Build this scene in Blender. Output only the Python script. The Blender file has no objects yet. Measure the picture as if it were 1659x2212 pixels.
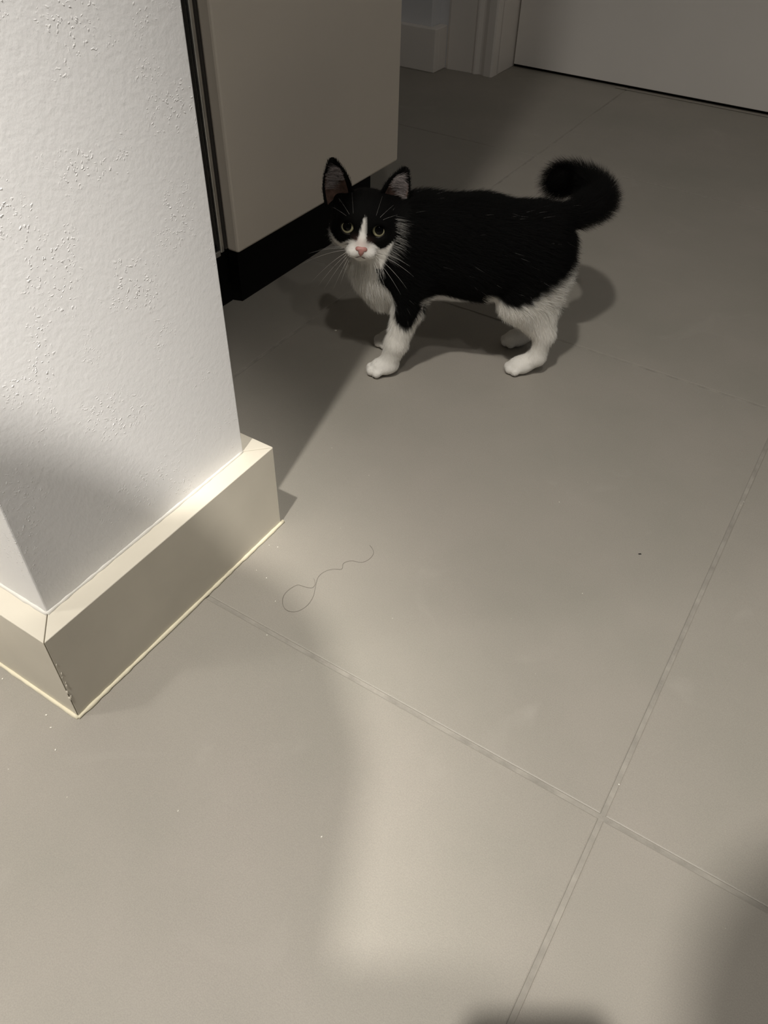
import bpy, bmesh, math, random
import numpy as np
from mathutils import Vector, Matrix

rng = np.random.default_rng(7)
random.seed(7)
SC = bpy.context.scene
COL = SC.collection

# ---------------------------------------------------------------- camera
CAM_Z = 0.57
AX_R = Vector((0.84476, 0.53477, 0.01988)).normalized()
AX_F = Vector((-0.37122, 0.61235, -0.69801)).normalized()
AX_U = AX_R.cross(AX_F).normalized()
AX_R = AX_F.cross(AX_U).normalized()
cam_d = bpy.data.cameras.new('camera')
cam = bpy.data.objects.new('camera', cam_d)
COL.objects.link(cam)
cam.matrix_world = Matrix(((AX_R.x, AX_U.x, -AX_F.x, 0), (AX_R.y, AX_U.y, -AX_F.y, 0),
                           (AX_R.z, AX_U.z, -AX_F.z, CAM_Z), (0, 0, 0, 1)))
cam_d.sensor_fit = 'VERTICAL'
cam_d.sensor_height = 36.0
cam_d.lens = 36.0 * 1690.2 / 2212.0
cam_d.clip_start = 0.005
SC.camera = cam

# ---------------------------------------------------------------- world, exposure
world = bpy.data.worlds.new('world')
SC.world = world
world.use_nodes = True
world.node_tree.nodes['Background'].inputs[0].default_value = (0.95, 0.97, 1.0, 1)
world.node_tree.nodes['Background'].inputs[1].default_value = 0.07
SC.view_settings.view_transform = 'Standard'
SC.view_settings.look = 'None'
SC.view_settings.exposure = 0.0
SC.view_settings.gamma = 1.0
SC.view_settings.use_curve_mapping = False

# ---------------------------------------------------------------- lamp table (built with their fittings below)
CEIL = 2.50
# x, y, [(watts, cone degrees) for the beam core and the wide spill], source radius, point the swivel head is turned to
LAMPS = [(-0.178, -0.530, [(100, 122), (138, 66)], 0.028, None),
         (0.460, -0.440, [(400, 29.5), (30, 88)], 0.022, (-0.40, -0.13, 0.46)),
         (1.250, -0.500, [(14, 96)], 0.050, None),  # added fill lamp, brightens the side face of the wall end
         (-1.300, -0.700, [(85, 110)], 0.200, None)]
LAMP_COL = (1.0, 0.955, 0.885)

# ---------------------------------------------------------------- helpers
def tag(o, label=None, cat=None, group=None, kind=None):
    if label: o['label'] = label
    if cat: o['category'] = cat
    if group: o['group'] = group
    if kind: o['kind'] = kind
    return o

def empty(name, loc=(0, 0, 0), rz=0.0):
    o = bpy.data.objects.new(name, None)
    o.empty_display_size = 0.05
    COL.objects.link(o)
    o.location = loc
    o.rotation_euler = (0, 0, rz)
    return o

def link(name, me, mat=None, parent=None, smooth=False):
    o = bpy.data.objects.new(name, me)
    COL.objects.link(o)
    if mat is not None and not me.materials:
        me.materials.append(mat)
    if parent is not None:
        o.parent = parent
    if smooth:
        me.polygons.foreach_set('use_smooth', [True] * len(me.polygons))
    return o

def from_bm(name, bm, mat=None, parent=None, smooth=False):
    me = bpy.data.meshes.new(name)
    bmesh.ops.recalc_face_normals(bm, faces=bm.faces[:])
    bm.to_mesh(me)
    bm.free()
    return link(name, me, mat, parent, smooth)

def box_bm(x0, x1, y0, y1, z0, z1, bev=0.0, seg=2):
    bm = bmesh.new()
    bmesh.ops.create_cube(bm, size=1.0)
    for v in bm.verts:
        v.co = Vector(((x0 + x1) / 2 + v.co.x * (x1 - x0), (y0 + y1) / 2 + v.co.y * (y1 - y0), (z0 + z1) / 2 + v.co.z * (z1 - z0)))
    if bev > 0:
        bmesh.ops.bevel(bm, geom=bm.edges[:], offset=bev, segments=seg, affect='EDGES', profile=0.5)
    return bm

def box(name, x0, x1, y0, y1, z0, z1, mat, parent=None, bev=0.0, seg=2):
    return from_bm(name, box_bm(x0, x1, y0, y1, z0, z1, bev, seg), mat, parent)

def prism(name, pts, axis, a0, a1, mat, parent=None, bev=0.0):
    """polygon pts in the plane across 'axis', extruded from a0 to a1"""
    bm = bmesh.new()
    def P(p, a):
        return {'x': (a, p[0], p[1]), 'y': (p[0], a, p[1]), 'z': (p[0], p[1], a)}[axis]
    A = [bm.verts.new(P(p, a0)) for p in pts]
    B = [bm.verts.new(P(p, a1)) for p in pts]
    n = len(pts)
    bm.faces.new(A); bm.faces.new(B[::-1])
    for i in range(n):
        bm.faces.new((A[i], A[(i + 1) % n], B[(i + 1) % n], B[i]))
    if bev > 0:
        bmesh.ops.bevel(bm, geom=bm.edges[:], offset=bev, segments=2, affect='EDGES', profile=0.5)
    return from_bm(name, bm, mat, parent)

def hexa(name, v8, mat, parent=None, bev=0.0):
    """v8: four bottom corners then four top corners"""
    bm = bmesh.new()
    v = [bm.verts.new(p) for p in v8]
    for f in ((0, 1, 2, 3), (7, 6, 5, 4), (0, 4, 5, 1), (1, 5, 6, 2), (2, 6, 7, 3), (3, 7, 4, 0)):
        bm.faces.new([v[i] for i in f])
    if bev > 0:
        bmesh.ops.bevel(bm, geom=bm.edges[:], offset=bev, segments=2, affect='EDGES', profile=0.5)
    return from_bm(name, bm, mat, parent)

def tube_mesh(name, pts, radii, sides=5):
    pts = [Vector(p) for p in pts]
    verts, faces = [], []
    up = Vector((0.13, 0.27, 1)).normalized()
    for i, p in enumerate(pts):
        t = (pts[min(i + 1, len(pts) - 1)] - pts[max(i - 1, 0)]).normalized()
        a = t.cross(up)
        a = a.normalized() if a.length > 1e-4 else t.orthogonal().normalized()
        b = t.cross(a)
        for k in range(sides):
            w = 2 * math.pi * k / sides
            verts.append(p + (a * math.cos(w) + b * math.sin(w)) * radii[i])
    for i in range(len(pts) - 1):
        for k in range(sides):
            k2 = (k + 1) % sides
            faces.append((i * sides + k, i * sides + k2, (i + 1) * sides + k2, (i + 1) * sides + k))
    faces.append(tuple(range(sides))[::-1])
    faces.append(tuple((len(pts) - 1) * sides + k for k in range(sides)))
    me = bpy.data.meshes.new(name)
    me.from_pydata(verts, [], faces)
    return me

def catmull(P, n):
    P = np.asarray(P, float)
    Q = np.vstack([2 * P[0] - P[1], P, 2 * P[-1] - P[-2]])
    out = []
    for i in range(len(P) - 1):
        a, b, c, d = Q[i:i + 4]
        for t in np.linspace(0, 1, n, endpoint=False):
            out.append(0.5 * ((2 * b) + (c - a) * t + (2 * a - 5 * b + 4 * c - d) * t * t + (3 * b - a - 3 * c + d) * t ** 3))
    out.append(P[-1])
    return np.array(out)

# ---------------------------------------------------------------- materials
def new_mat(name):
    m = bpy.data.materials.new(name)
    m.use_nodes = True
    nt = m.node_tree
    return m, nt, nt.nodes['Principled BSDF']

def simple(name, col, rough=0.5, metal=0.0, spec=0.5, noise=0.0, nscale=40.0, bump=0.0, bscale=400.0, coat=0.0):
    m, nt, b = new_mat(name)
    b.inputs['Roughness'].default_value = rough
    b.inputs['Metallic'].default_value = metal
    b.inputs['Specular IOR Level'].default_value = spec
    b.inputs['Coat Weight'].default_value = coat
    b.inputs['Base Color'].default_value = (*col, 1)
    tc = nt.nodes.new('ShaderNodeTexCoord')
    if noise > 0:
        n = nt.nodes.new('ShaderNodeTexNoise')
        n.inputs['Scale'].default_value = nscale
        n.inputs['Detail'].default_value = 5
        r = nt.nodes.new('ShaderNodeValToRGB')
        r.color_ramp.elements[0].position = 0.3
        r.color_ramp.elements[1].position = 0.7
        r.color_ramp.elements[0].color = (*[c * (1 - noise) for c in col], 1)
        r.color_ramp.elements[1].color = (*[min(1, c * (1 + noise)) for c in col], 1)
        nt.links.new(tc.outputs['Object'], n.inputs['Vector'])
        nt.links.new(n.outputs['Fac'], r.inputs['Fac'])
        nt.links.new(r.outputs['Color'], b.inputs['Base Color'])
    if bump > 0:
        n2 = nt.nodes.new('ShaderNodeTexNoise')
        n2.inputs['Scale'].default_value = bscale
        n2.inputs['Detail'].default_value = 3
        bp = nt.nodes.new('ShaderNodeBump')
        bp.inputs['Strength'].default_value = bump
        bp.inputs['Distance'].default_value = 0.001
        nt.links.new(tc.outputs['Object'], n2.inputs['Vector'])
        nt.links.new(n2.outputs['Fac'], bp.inputs['Height'])
        nt.links.new(bp.outputs['Normal'], b.inputs['Normal'])
    return m

def plaster_mat():
    m, nt, b = new_mat('painted_plaster')
    b.inputs['Base Color'].default_value = (0.90, 0.895, 0.895, 1)
    b.inputs['Roughness'].default_value = 0.62
    tc = nt.nodes.new('ShaderNodeTexCoord')
    L = nt.links.new
    # short raised paint crumbs
    dist = nt.nodes.new('ShaderNodeTexNoise'); dist.inputs['Scale'].default_value = 160; dist.inputs['Detail'].default_value = 2
    add = nt.nodes.new('ShaderNodeMixRGB'); add.blend_type = 'ADD'; add.inputs[0].default_value = 0.009
    L(tc.outputs['Object'], dist.inputs['Vector'])
    L(tc.outputs['Object'], add.inputs[1]); L(dist.outputs['Color'], add.inputs[2])
    v = nt.nodes.new('ShaderNodeTexVoronoi'); v.inputs['Scale'].default_value = 330; v.feature = 'F1'
    L(add.outputs[0], v.inputs['Vector'])
    vr = nt.nodes.new('ShaderNodeValToRGB')
    vr.color_ramp.elements[0].position = 0.12; vr.color_ramp.elements[0].color = (1, 1, 1, 1)
    vr.color_ramp.elements[1].position = 0.30; vr.color_ramp.elements[1].color = (0, 0, 0, 1)
    L(v.outputs['Distance'], vr.inputs['Fac'])
    mask = nt.nodes.new('ShaderNodeTexNoise'); mask.inputs['Scale'].default_value = 26; mask.inputs['Detail'].default_value = 4
    L(tc.outputs['Object'], mask.inputs['Vector'])
    mr = nt.nodes.new('ShaderNodeValToRGB')
    mr.color_ramp.elements[0].position = 0.50; mr.color_ramp.elements[1].position = 0.68
    L(mask.outputs['Fac'], mr.inputs['Fac'])
    mul = nt.nodes.new('ShaderNodeMath'); mul.operation = 'MULTIPLY'
    L(vr.outputs['Color'], mul.inputs[0]); L(mr.outputs['Color'], mul.inputs[1])
    fine = nt.nodes.new('ShaderNodeTexNoise'); fine.inputs['Scale'].default_value = 260; fine.inputs['Detail'].default_value = 4
    L(tc.outputs['Object'], fine.inputs['Vector'])
    f2 = nt.nodes.new('ShaderNodeMath'); f2.operation = 'MULTIPLY'; f2.inputs[1].default_value = 0.42
    L(fine.outputs['Fac'], f2.inputs[0])
    sm = nt.nodes.new('ShaderNodeMath'); sm.operation = 'ADD'
    L(mul.outputs[0], sm.inputs[0]); L(f2.outputs[0], sm.inputs[1])
    bp = nt.nodes.new('ShaderNodeBump'); bp.inputs['Strength'].default_value = 0.6; bp.inputs['Distance'].default_value = 0.0008
    L(sm.outputs[0], bp.inputs['Height']); L(bp.outputs['Normal'], b.inputs['Normal'])
    return m

def tile_mat():
    m, nt, b = new_mat('porcelain_tile')
    L = nt.links.new
    b.inputs['Specular IOR Level'].default_value = 0.35
    tc = nt.nodes.new('ShaderNodeTexCoord')
    oi = nt.nodes.new('ShaderNodeObjectInfo')
    cmb = nt.nodes.new('ShaderNodeVectorMath'); cmb.operation = 'ADD'
    L(tc.outputs['Object'], cmb.inputs[0]); L(oi.outputs['Location'], cmb.inputs[1])
    big = nt.nodes.new('ShaderNodeTexNoise'); big.inputs['Scale'].default_value = 4.5; big.inputs['Detail'].default_value = 6; big.inputs['Roughness'].default_value = 0.6
    L(cmb.outputs[0], big.inputs['Vector'])
    r1 = nt.nodes.new('ShaderNodeValToRGB')
    r1.color_ramp.elements[0].position = 0.32; r1.color_ramp.elements[0].color = (0.300, 0.283, 0.246, 1)
    r1.color_ramp.elements[1].position = 0.70; r1.color_ramp.elements[1].color = (0.345, 0.316, 0.280, 1)
    L(big.outputs['Fac'], r1.inputs['Fac'])
    grain = nt.nodes.new('ShaderNodeTexNoise'); grain.inputs['Scale'].default_value = 1050; grain.inputs['Detail'].default_value = 3
    L(cmb.outputs[0], grain.inputs['Vector'])
    r2 = nt.nodes.new('ShaderNodeValToRGB')
    r2.color_ramp.elements[0].position = 0.3; r2.color_ramp.elements[0].color = (0.92, 0.92, 0.92, 1)
    r2.color_ramp.elements[1].position = 0.7; r2.color_ramp.elements[1].color = (1.06, 1.06, 1.05, 1)
    L(grain.outputs['Fac'], r2.inputs['Fac'])
    mx = nt.nodes.new('ShaderNodeMixRGB'); mx.blend_type = 'MULTIPLY'; mx.inputs[0].default_value = 1
    L(r1.outputs[0], mx.inputs[1]); L(r2.outputs[0], mx.inputs[2])
    # pale scuffs
    sc = nt.nodes.new('ShaderNodeTexNoise'); sc.inputs['Scale'].default_value = 9; sc.inputs['Detail'].default_value = 8; sc.inputs['Distortion'].default_value = 1.6
    L(cmb.outputs[0], sc.inputs['Vector'])
    r3 = nt.nodes.new('ShaderNodeValToRGB')
    r3.color_ramp.elements[0].position = 0.62; r3.color_ramp.elements[0].color = (0, 0, 0, 1)
    r3.color_ramp.elements[1].position = 0.80; r3.color_ramp.elements[1].color = (0.35, 0.35, 0.35, 1)
    L(sc.outputs['Fac'], r3.inputs['Fac'])
    mx2 = nt.nodes.new('ShaderNodeMixRGB'); mx2.inputs[2].default_value = (0.42, 0.39, 0.35, 1)
    L(r3.outputs[0], mx2.inputs[0]); L(mx.outputs[0], mx2.inputs[1])
    L(mx2.outputs[0], b.inputs['Base Color'])
    b.inputs['Roughness'].default_value = 0.5
    bp = nt.nodes.new('ShaderNodeBump'); bp.inputs['Strength'].default_value = 0.25; bp.inputs['Distance'].default_value = 0.0004
    L(grain.outputs['Fac'], bp.inputs['Height']); L(bp.outputs['Normal'], b.inputs['Normal'])
    return m

M_PLASTER = plaster_mat()
M_TILE = tile_mat()
M_GROUT = simple('grout', (0.30, 0.28, 0.245), 0.85, noise=0.18, nscale=60, bump=0.5, bscale=500)
M_BOARD = simple('cream_gloss_paint', (0.66, 0.615, 0.52), 0.38, noise=0.04, nscale=18, bump=0.05, bscale=120)
M_CAULK = simple('yellowed_caulk', (0.76, 0.70, 0.53), 0.45, noise=0.08, nscale=45, bump=0.3, bscale=180)
M_CEIL = simple('ceiling_paint', (0.80, 0.79, 0.77), 0.8, bump=0.1)
M_CAB = simple('taupe_laminate', (0.75, 0.68, 0.585), 0.42, noise=0.02, nscale=8)
M_EDGE = simple('laminate_edge', (0.58, 0.53, 0.45), 0.40)
M_PLINTH = simple('black_plinth', (0.004, 0.004, 0.0035), 0.7, spec=0.15)
M_STEEL = simple('brushed_steel', (0.72, 0.71, 0.68), 0.34, metal=1.0, noise=0.1, nscale=30)
M_GLASS = simple('black_glass', (0.012, 0.012, 0.012), 0.06, spec=0.6)
M_CARC = simple('cabinet_carcass', (0.10, 0.09, 0.08), 0.6)
M_DOOR = simple('white_door_paint', (0.88, 0.84, 0.79), 0.5, noise=0.02, nscale=6)
M_TRIM = simple('white_trim_paint', (0.86, 0.81, 0.75), 0.5)
M_WALLB = simple('cool_wall_paint', (0.74, 0.74, 0.75), 0.7, bump=0.1)
M_DARK = simple('gap_shade_dark', (0.012, 0.011, 0.010), 0.9)
M_THRESH = simple('threshold_metal', (0.34, 0.31, 0.27), 0.45, metal=0.3)

# ---------------------------------------------------------------- floor: grout bed and single tiles
TS = 0.601
GX0, GY0 = 0.0085, 0.3135            # one grout crossing
floor = box('floor', -3.2, 1.55, -2.2, 2.30, -0.05, -0.0011, M_GROUT)
tag(floor, 'large square grey porcelain floor tiles with thin grout joints', kind='structure')
def tile_mesh():
    bm = box_bm(-TS / 2 + 0.0019, TS / 2 - 0.0019, -TS / 2 + 0.0019, TS / 2 - 0.0019, -0.009, 0.0)
    top = [e for e in bm.edges if all(abs(v.co.z) < 1e-6 for v in e.verts)]
    bmesh.ops.bevel(bm, geom=top, offset=0.0011, segments=2, affect='EDGES', profile=0.5)
    me = bpy.data.meshes.new('tile')
    bmesh.ops.recalc_face_normals(bm, faces=bm.faces[:])
    bm.to_mesh(me); bm.free()
    me.materials.append(M_TILE)
    return me
TME = tile_mesh()
for i in range(-5, 2):
    for j in range(-4, 3):
        cx, cy = GX0 + (i + 0.5) * TS, GY0 + (j + 0.5) * TS
        if cx < -1.6 and cy > 0.3:
            continue
        o = link('tile', TME, None, floor)
        o.location = (cx, cy, random.uniform(-0.0002, 0.0001))

# ---------------------------------------------------------------- wall end with skirting
WX, WY0, WY1 = -0.402, 0.1800, 0.4080
BX, BY0, BY1, BH = -0.3825, 0.1600, 0.4280, 0.1005
def wall_block():
    bm = box_bm(-3.2, WX, WY0, WY1, -0.02, CEIL)
    ed = [e for e in bm.edges if all(abs(v.co.x - WX) < 1e-5 for v in e.verts) and abs(e.verts[0].co.z - e.verts[1].co.z) > 1]
    bmesh.ops.bevel(bm, geom=ed, offset=0.0012, segments=2, affect='EDGES', profile=0.5)
    return bm
wall_l = from_bm('wall_left', wall_block(), M_PLASTER)
tag(wall_l, 'white plastered wall end with rough paint texture', kind='structure')

skirt = empty('baseboard_left', (BX, BY0, 0))
tag(skirt, 'cream painted baseboard wrapped round the white wall end', kind='structure')
def sk(p):
    return (p[0] - BX, p[1] - BY0, p[2])
g = 0.0004
def mitred(name, o0, o1, i1, i0):
    """outer edge o0-o1, inner edge i1-i0, top outer edge eased"""
    v = []
    for z in (0.0015, BH):
        for p in (o0, o1, i1, i0):
            v.append(sk((p[0], p[1], z)))
    return hexa(name, v, M_BOARD, skirt, bev=0.0006)
mitred('skirting_board', (BX, BY0 + g), (BX, BY1 - g), (WX, WY1 - g), (WX, WY0 + g))
mitred('skirting_board', (-3.0, BY0), (BX - g, BY0), (WX - g, WY0), (-3.0, WY0))
mitred('skirting_board', (BX - g, BY1), (-1.2, BY1), (-1.2, WY1), (WX - g, WY1))
def bead(name, pts, r, jitter):
    P = []
    for a, b in zip(pts[:-1], pts[1:]):
        a, b = np.array(a), np.array(b)
        n = max(2, int(np.linalg.norm(b - a) / 0.006))
        for t in np.linspace(0, 1, n, endpoint=False):
            P.append(a + (b - a) * t)
    P.append(np.array(pts[-1]))
    rr = [r * (1 + jitter * (rng.random() - 0.5)) for _ in P]
    P = [Vector(sk(p)) for p in P]
    return link(name, tube_mesh(name, P, rr, 6), M_CAULK, skirt, True)
bead('caulk_bead', [(-2.6, BY0 - 0.0006, 0.0008), (BX + 0.0006, BY0 - 0.0006, 0.0008)], 0.0021, 0.35)
bead('caulk_bead', [(BX + 0.0006, BY0 - 0.0006, 0.0008), (BX + 0.0006, BY1 + 0.003, 0.0008)], 0.0020, 0.5)
M_CAULK_W = simple('painted_caulk', (0.74, 0.715, 0.66), 0.5, noise=0.05, nscale=50)
o = bead('caulk_bead', [(-2.6, WY0 + 0.0003, BH), (WX + 0.0003, WY0 - 0.0003, BH)], 0.0021, 0.5)
o2 = bead('caulk_bead', [(WX - 0.0003, WY0 - 0.0003, BH), (WX - 0.0003, WY1 - 0.001, BH)], 0.0021, 0.5)
for q in (o, o2):
    q.data.materials.clear(); q.data.materials.append(M_CAULK_W)
# chipped paint crumbs along the near mitre
for k in range(9):
    z = random.uniform(0.008, 0.075)
    bm = bmesh.new()
    bmesh.ops.create_icosphere(bm, subdivisions=1, radius=random.uniform(0.0006, 0.0013))
    bmesh.ops.scale(bm, vec=(1, 1, 2.2), verts=bm.verts)
    c = from_bm('paint_chip', bm, M_BOARD, skirt)
    c.location = sk((BX - 0.0003, BY0 + random.uniform(0.0, 0.003), z))

# ---------------------------------------------------------------- back wall, door, casing
DY = 2.046                # door face
CY = 1.938                # casing face
JX = -0.898               # jamb face
wall_b = from_bm('wall_back', box_bm(-1.9, -1.000, 1.935, 2.20, -0.02, CEIL), M_WALLB)
tag(wall_b, 'dim grey wall beside the door frame', kind='structure')
wc = box('wall_back_corner', -1.9, -1.052, 1.895, 1.9352, -0.02, CEIL, M_WALLB, wall_b, bev=0.002)
box('wall_panel', 0.02, 1.6, 1.96, 2.20, -0.02, CEIL, M_WALLB, wall_b)
box('wall_panel', -1.2, 0.4, 1.96, 2.20, 2.13, CEIL, M_WALLB, wall_b)
bb = empty('baseboard_back', (-1.1, 1.88, 0))
tag(bb, 'painted baseboard wrapping the wall corner beside the door', kind='structure')
def rel(o, fn):
    fn.parent = o
    fn.matrix_parent_inverse = Matrix.Translation(-o.location)
    return fn
rel(bb, box('skirting_board', -1.9, -1.030, 1.876, 1.8952, 0.0, 0.094, M_TRIM, None, bev=0.002))
rel(bb, box('skirting_board', -1.0518, -1.030, 1.8955, 1.935, 0.0, 0.094, M_TRIM, None, bev=0.002))

door = empty('door_1', (-0.48, DY, 0))
tag(door, 'plain white flush door with gap underneath, its shade a dark strip', kind='structure')
rel(door, box('door_leaf', JX + 0.004, -0.062, DY, DY + 0.040, 0.007, 2.05, M_DOOR, None, bev=0.0012))
rel(door, box('under_door_shade', JX, -0.05, DY + 0.012, DY + 0.10, 0.0002, 0.006, M_DARK, None))  # near-black strip standing in for the shade under the door leaf
rel(door, box('threshold_strip', -0.62, -0.06, DY - 0.012, DY - 0.004, 0.0, 0.0024, M_THRESH, None, bev=0.0008))
# casing with stepped profile, jamb
frame = empty('trim_1', (-0.95, CY, 0))
tag(frame, 'painted door casing with stepped moulding', kind='structure')
prof = [(-1.028, 1.96), (-1.028, 1.934), (-1.021, 1.930), (-0.985, 1.9335), (-0.955, 1.9345), (-0.949, 1.930), (-0.945, 1.9305),
        (-0.936, 1.936), (-0.931, 1.936), (-0.920, 1.930), (-0.902, 1.929), (JX, 1.932), (JX, 1.96)]
rel(frame, prism('casing', prof, 'z', 0.0, 2.16, M_TRIM, None))
rel(frame, box('jamb', JX - 0.03, JX, 1.958, 2.12, 0.0, 2.09, M_TRIM, None, bev=0.001))
prof2 = [(-0.96 - x, y) for x, y in prof]
rel(frame, prism('casing', prof2, 'z', 0.0, 2.16, M_TRIM, None))
rel(frame, box('jamb', -0.062, -0.032, 1.958, 2.12, 0.0, 2.09, M_TRIM, None, bev=0.001))

# ---------------------------------------------------------------- kitchen run behind the wall end
cab = empty('tall_cabinet', (-0.95, 0.90, 0))
tag(cab, 'taupe cabinet with smooth slab front above a black plinth', 'cabinet')
PX, PZ = -0.6555, 0.1045              # door front face, bottom
CY0, CY1 = 0.7050, 1.0935
rel(cab, box('cabinet_door', PX - 0.019, PX, CY0, CY1, PZ, 2.12, M_CAB, None, bev=0.0032, seg=2))
rel(cab, box('body', -1.22, PX - 0.0215, CY0 + 0.001, CY1 - 0.001, PZ, 2.12, M_CARC, None))
# chamfered plinth in two boards
rel(cab, prism('plinth', [(-0.718, 0.7485), (-0.7030, 0.7535), (-0.7030, 1.088), (-1.2, 1.088), (-1.2, 0.7485)], 'z', 0.0, PZ - 0.0005, M_PLINTH, None, bev=0.0006))

app = empty('built_in_appliance', (-0.95, 0.6, 0))
tag(app, 'dark glass built-in appliance with bright steel edge trim beside the taupe cabinet', 'appliance')
AXF = -0.6760
rel(app, box('body', -1.22, AXF - 0.008, 0.412, 0.7030, 0.1045, 2.12, M_CARC, None))
rel(app, box('glass_front', AXF - 0.008, AXF - 0.0010, 0.412, 0.6935, 0.1075, 2.12, M_GLASS, None, bev=0.0008))
rel(app, box('steel_trim', AXF - 0.008, AXF + 0.0022, 0.6938, 0.7000, 0.1045, 2.12, M_STEEL, None, bev=0.0014, seg=3))
rel(app, box('steel_trim', AXF - 0.008, AXF + 0.0008, 0.412, 0.6938, 0.1005, 0.1075, M_STEEL, None, bev=0.0010))
rel(app, box('plinth', -1.2, -0.7165, 0.412, 0.7480, 0.0, 0.0995, M_PLINTH, None, bev=0.0008))
box_wk = box('wall_kitchen', -1.40, -1.225, 0.408, 1.895, -0.02, CEIL, M_WALLB)
tag(box_wk, 'wall behind the kitchen cabinets', kind='structure')

# ---------------------------------------------------------------- ceiling, downlights
ceil = box('ceiling', -3.2, 1.55, -2.2, 2.2, CEIL + 0.0005, CEIL + 0.06, M_CEIL)
tag(ceil, 'plain white ceiling with recessed downlights', kind='structure')
M_RING = simple('white_lamp_ring', (0.8, 0.8, 0.78), 0.35)
M_LENS, nt_, b_ = new_mat('lamp_lens')
b_.inputs['Emission Color'].default_value = (*LAMP_COL, 1)
b_.inputs['Emission Strength'].default_value = 210.0
def ring_mesh():
    bm = bmesh.new()
    N = 28
    rows = [(0.0525, -0.001), (0.054, -0.005), (0.062, -0.006), (0.068, -0.003), (0.069, 0.0)]
    V = [[bm.verts.new((r * math.cos(2 * math.pi * k / N), r * math.sin(2 * math.pi * k / N), z)) for k in range(N)] for r, z in rows]
    for a, b in zip(V[:-1], V[1:]):
        for k in range(N):
            bm.faces.new((a[k], a[(k + 1) % N], b[(k + 1) % N], b[k]))
    me = bpy.data.meshes.new('trim_ring'); bm.to_mesh(me); bm.free(); me.materials.append(M_RING)
    return me
def lens_mesh():
    bm = bmesh.new()
    bmesh.ops.create_circle(bm, cap_ends=True, segments=28, radius=0.0520)
    for f in bm.faces:
        f.normal_flip()
    me = bpy.data.meshes.new('lens'); bm.to_mesh(me); bm.free(); me.materials.append(M_LENS)
    return me
RME, LME = ring_mesh(), lens_mesh()
LAMP_LABELS = ['white recessed downlight in the ceiling above the bending person', 'white recessed downlight turned towards the white wall end',
               'added fill downlight at the open side of the room, away from the walls', 'white recessed downlight in front of the long white wall']
for (x, y, beams, rad, aim), lamp_label in zip(LAMPS, LAMP_LABELS):
    t = empty('downlight', (x, y, CEIL))
    tag(t, lamp_label, 'light', 'ceiling downlights')
    link('trim_ring', RME, None, t)
    q = link('lens', LME, None, t); q.location = (0, 0, -0.0006)
    for wt, cone in beams:
        ld = bpy.data.lights.new('downlight_bulb', 'SPOT')
        ld.energy = wt; ld.color = LAMP_COL; ld.spot_size = math.radians(cone); ld.spot_blend = 1.0; ld.shadow_soft_size = rad
        lo = bpy.data.objects.new('downlight_bulb', ld); COL.objects.link(lo); lo.parent = t; lo.location = (0, 0, -0.012)
        if aim and cone < 60:
            lo.rotation_euler = (Vector(aim) - Vector((x, y, CEIL))).to_track_quat('-Z', 'Y').to_euler()

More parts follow.
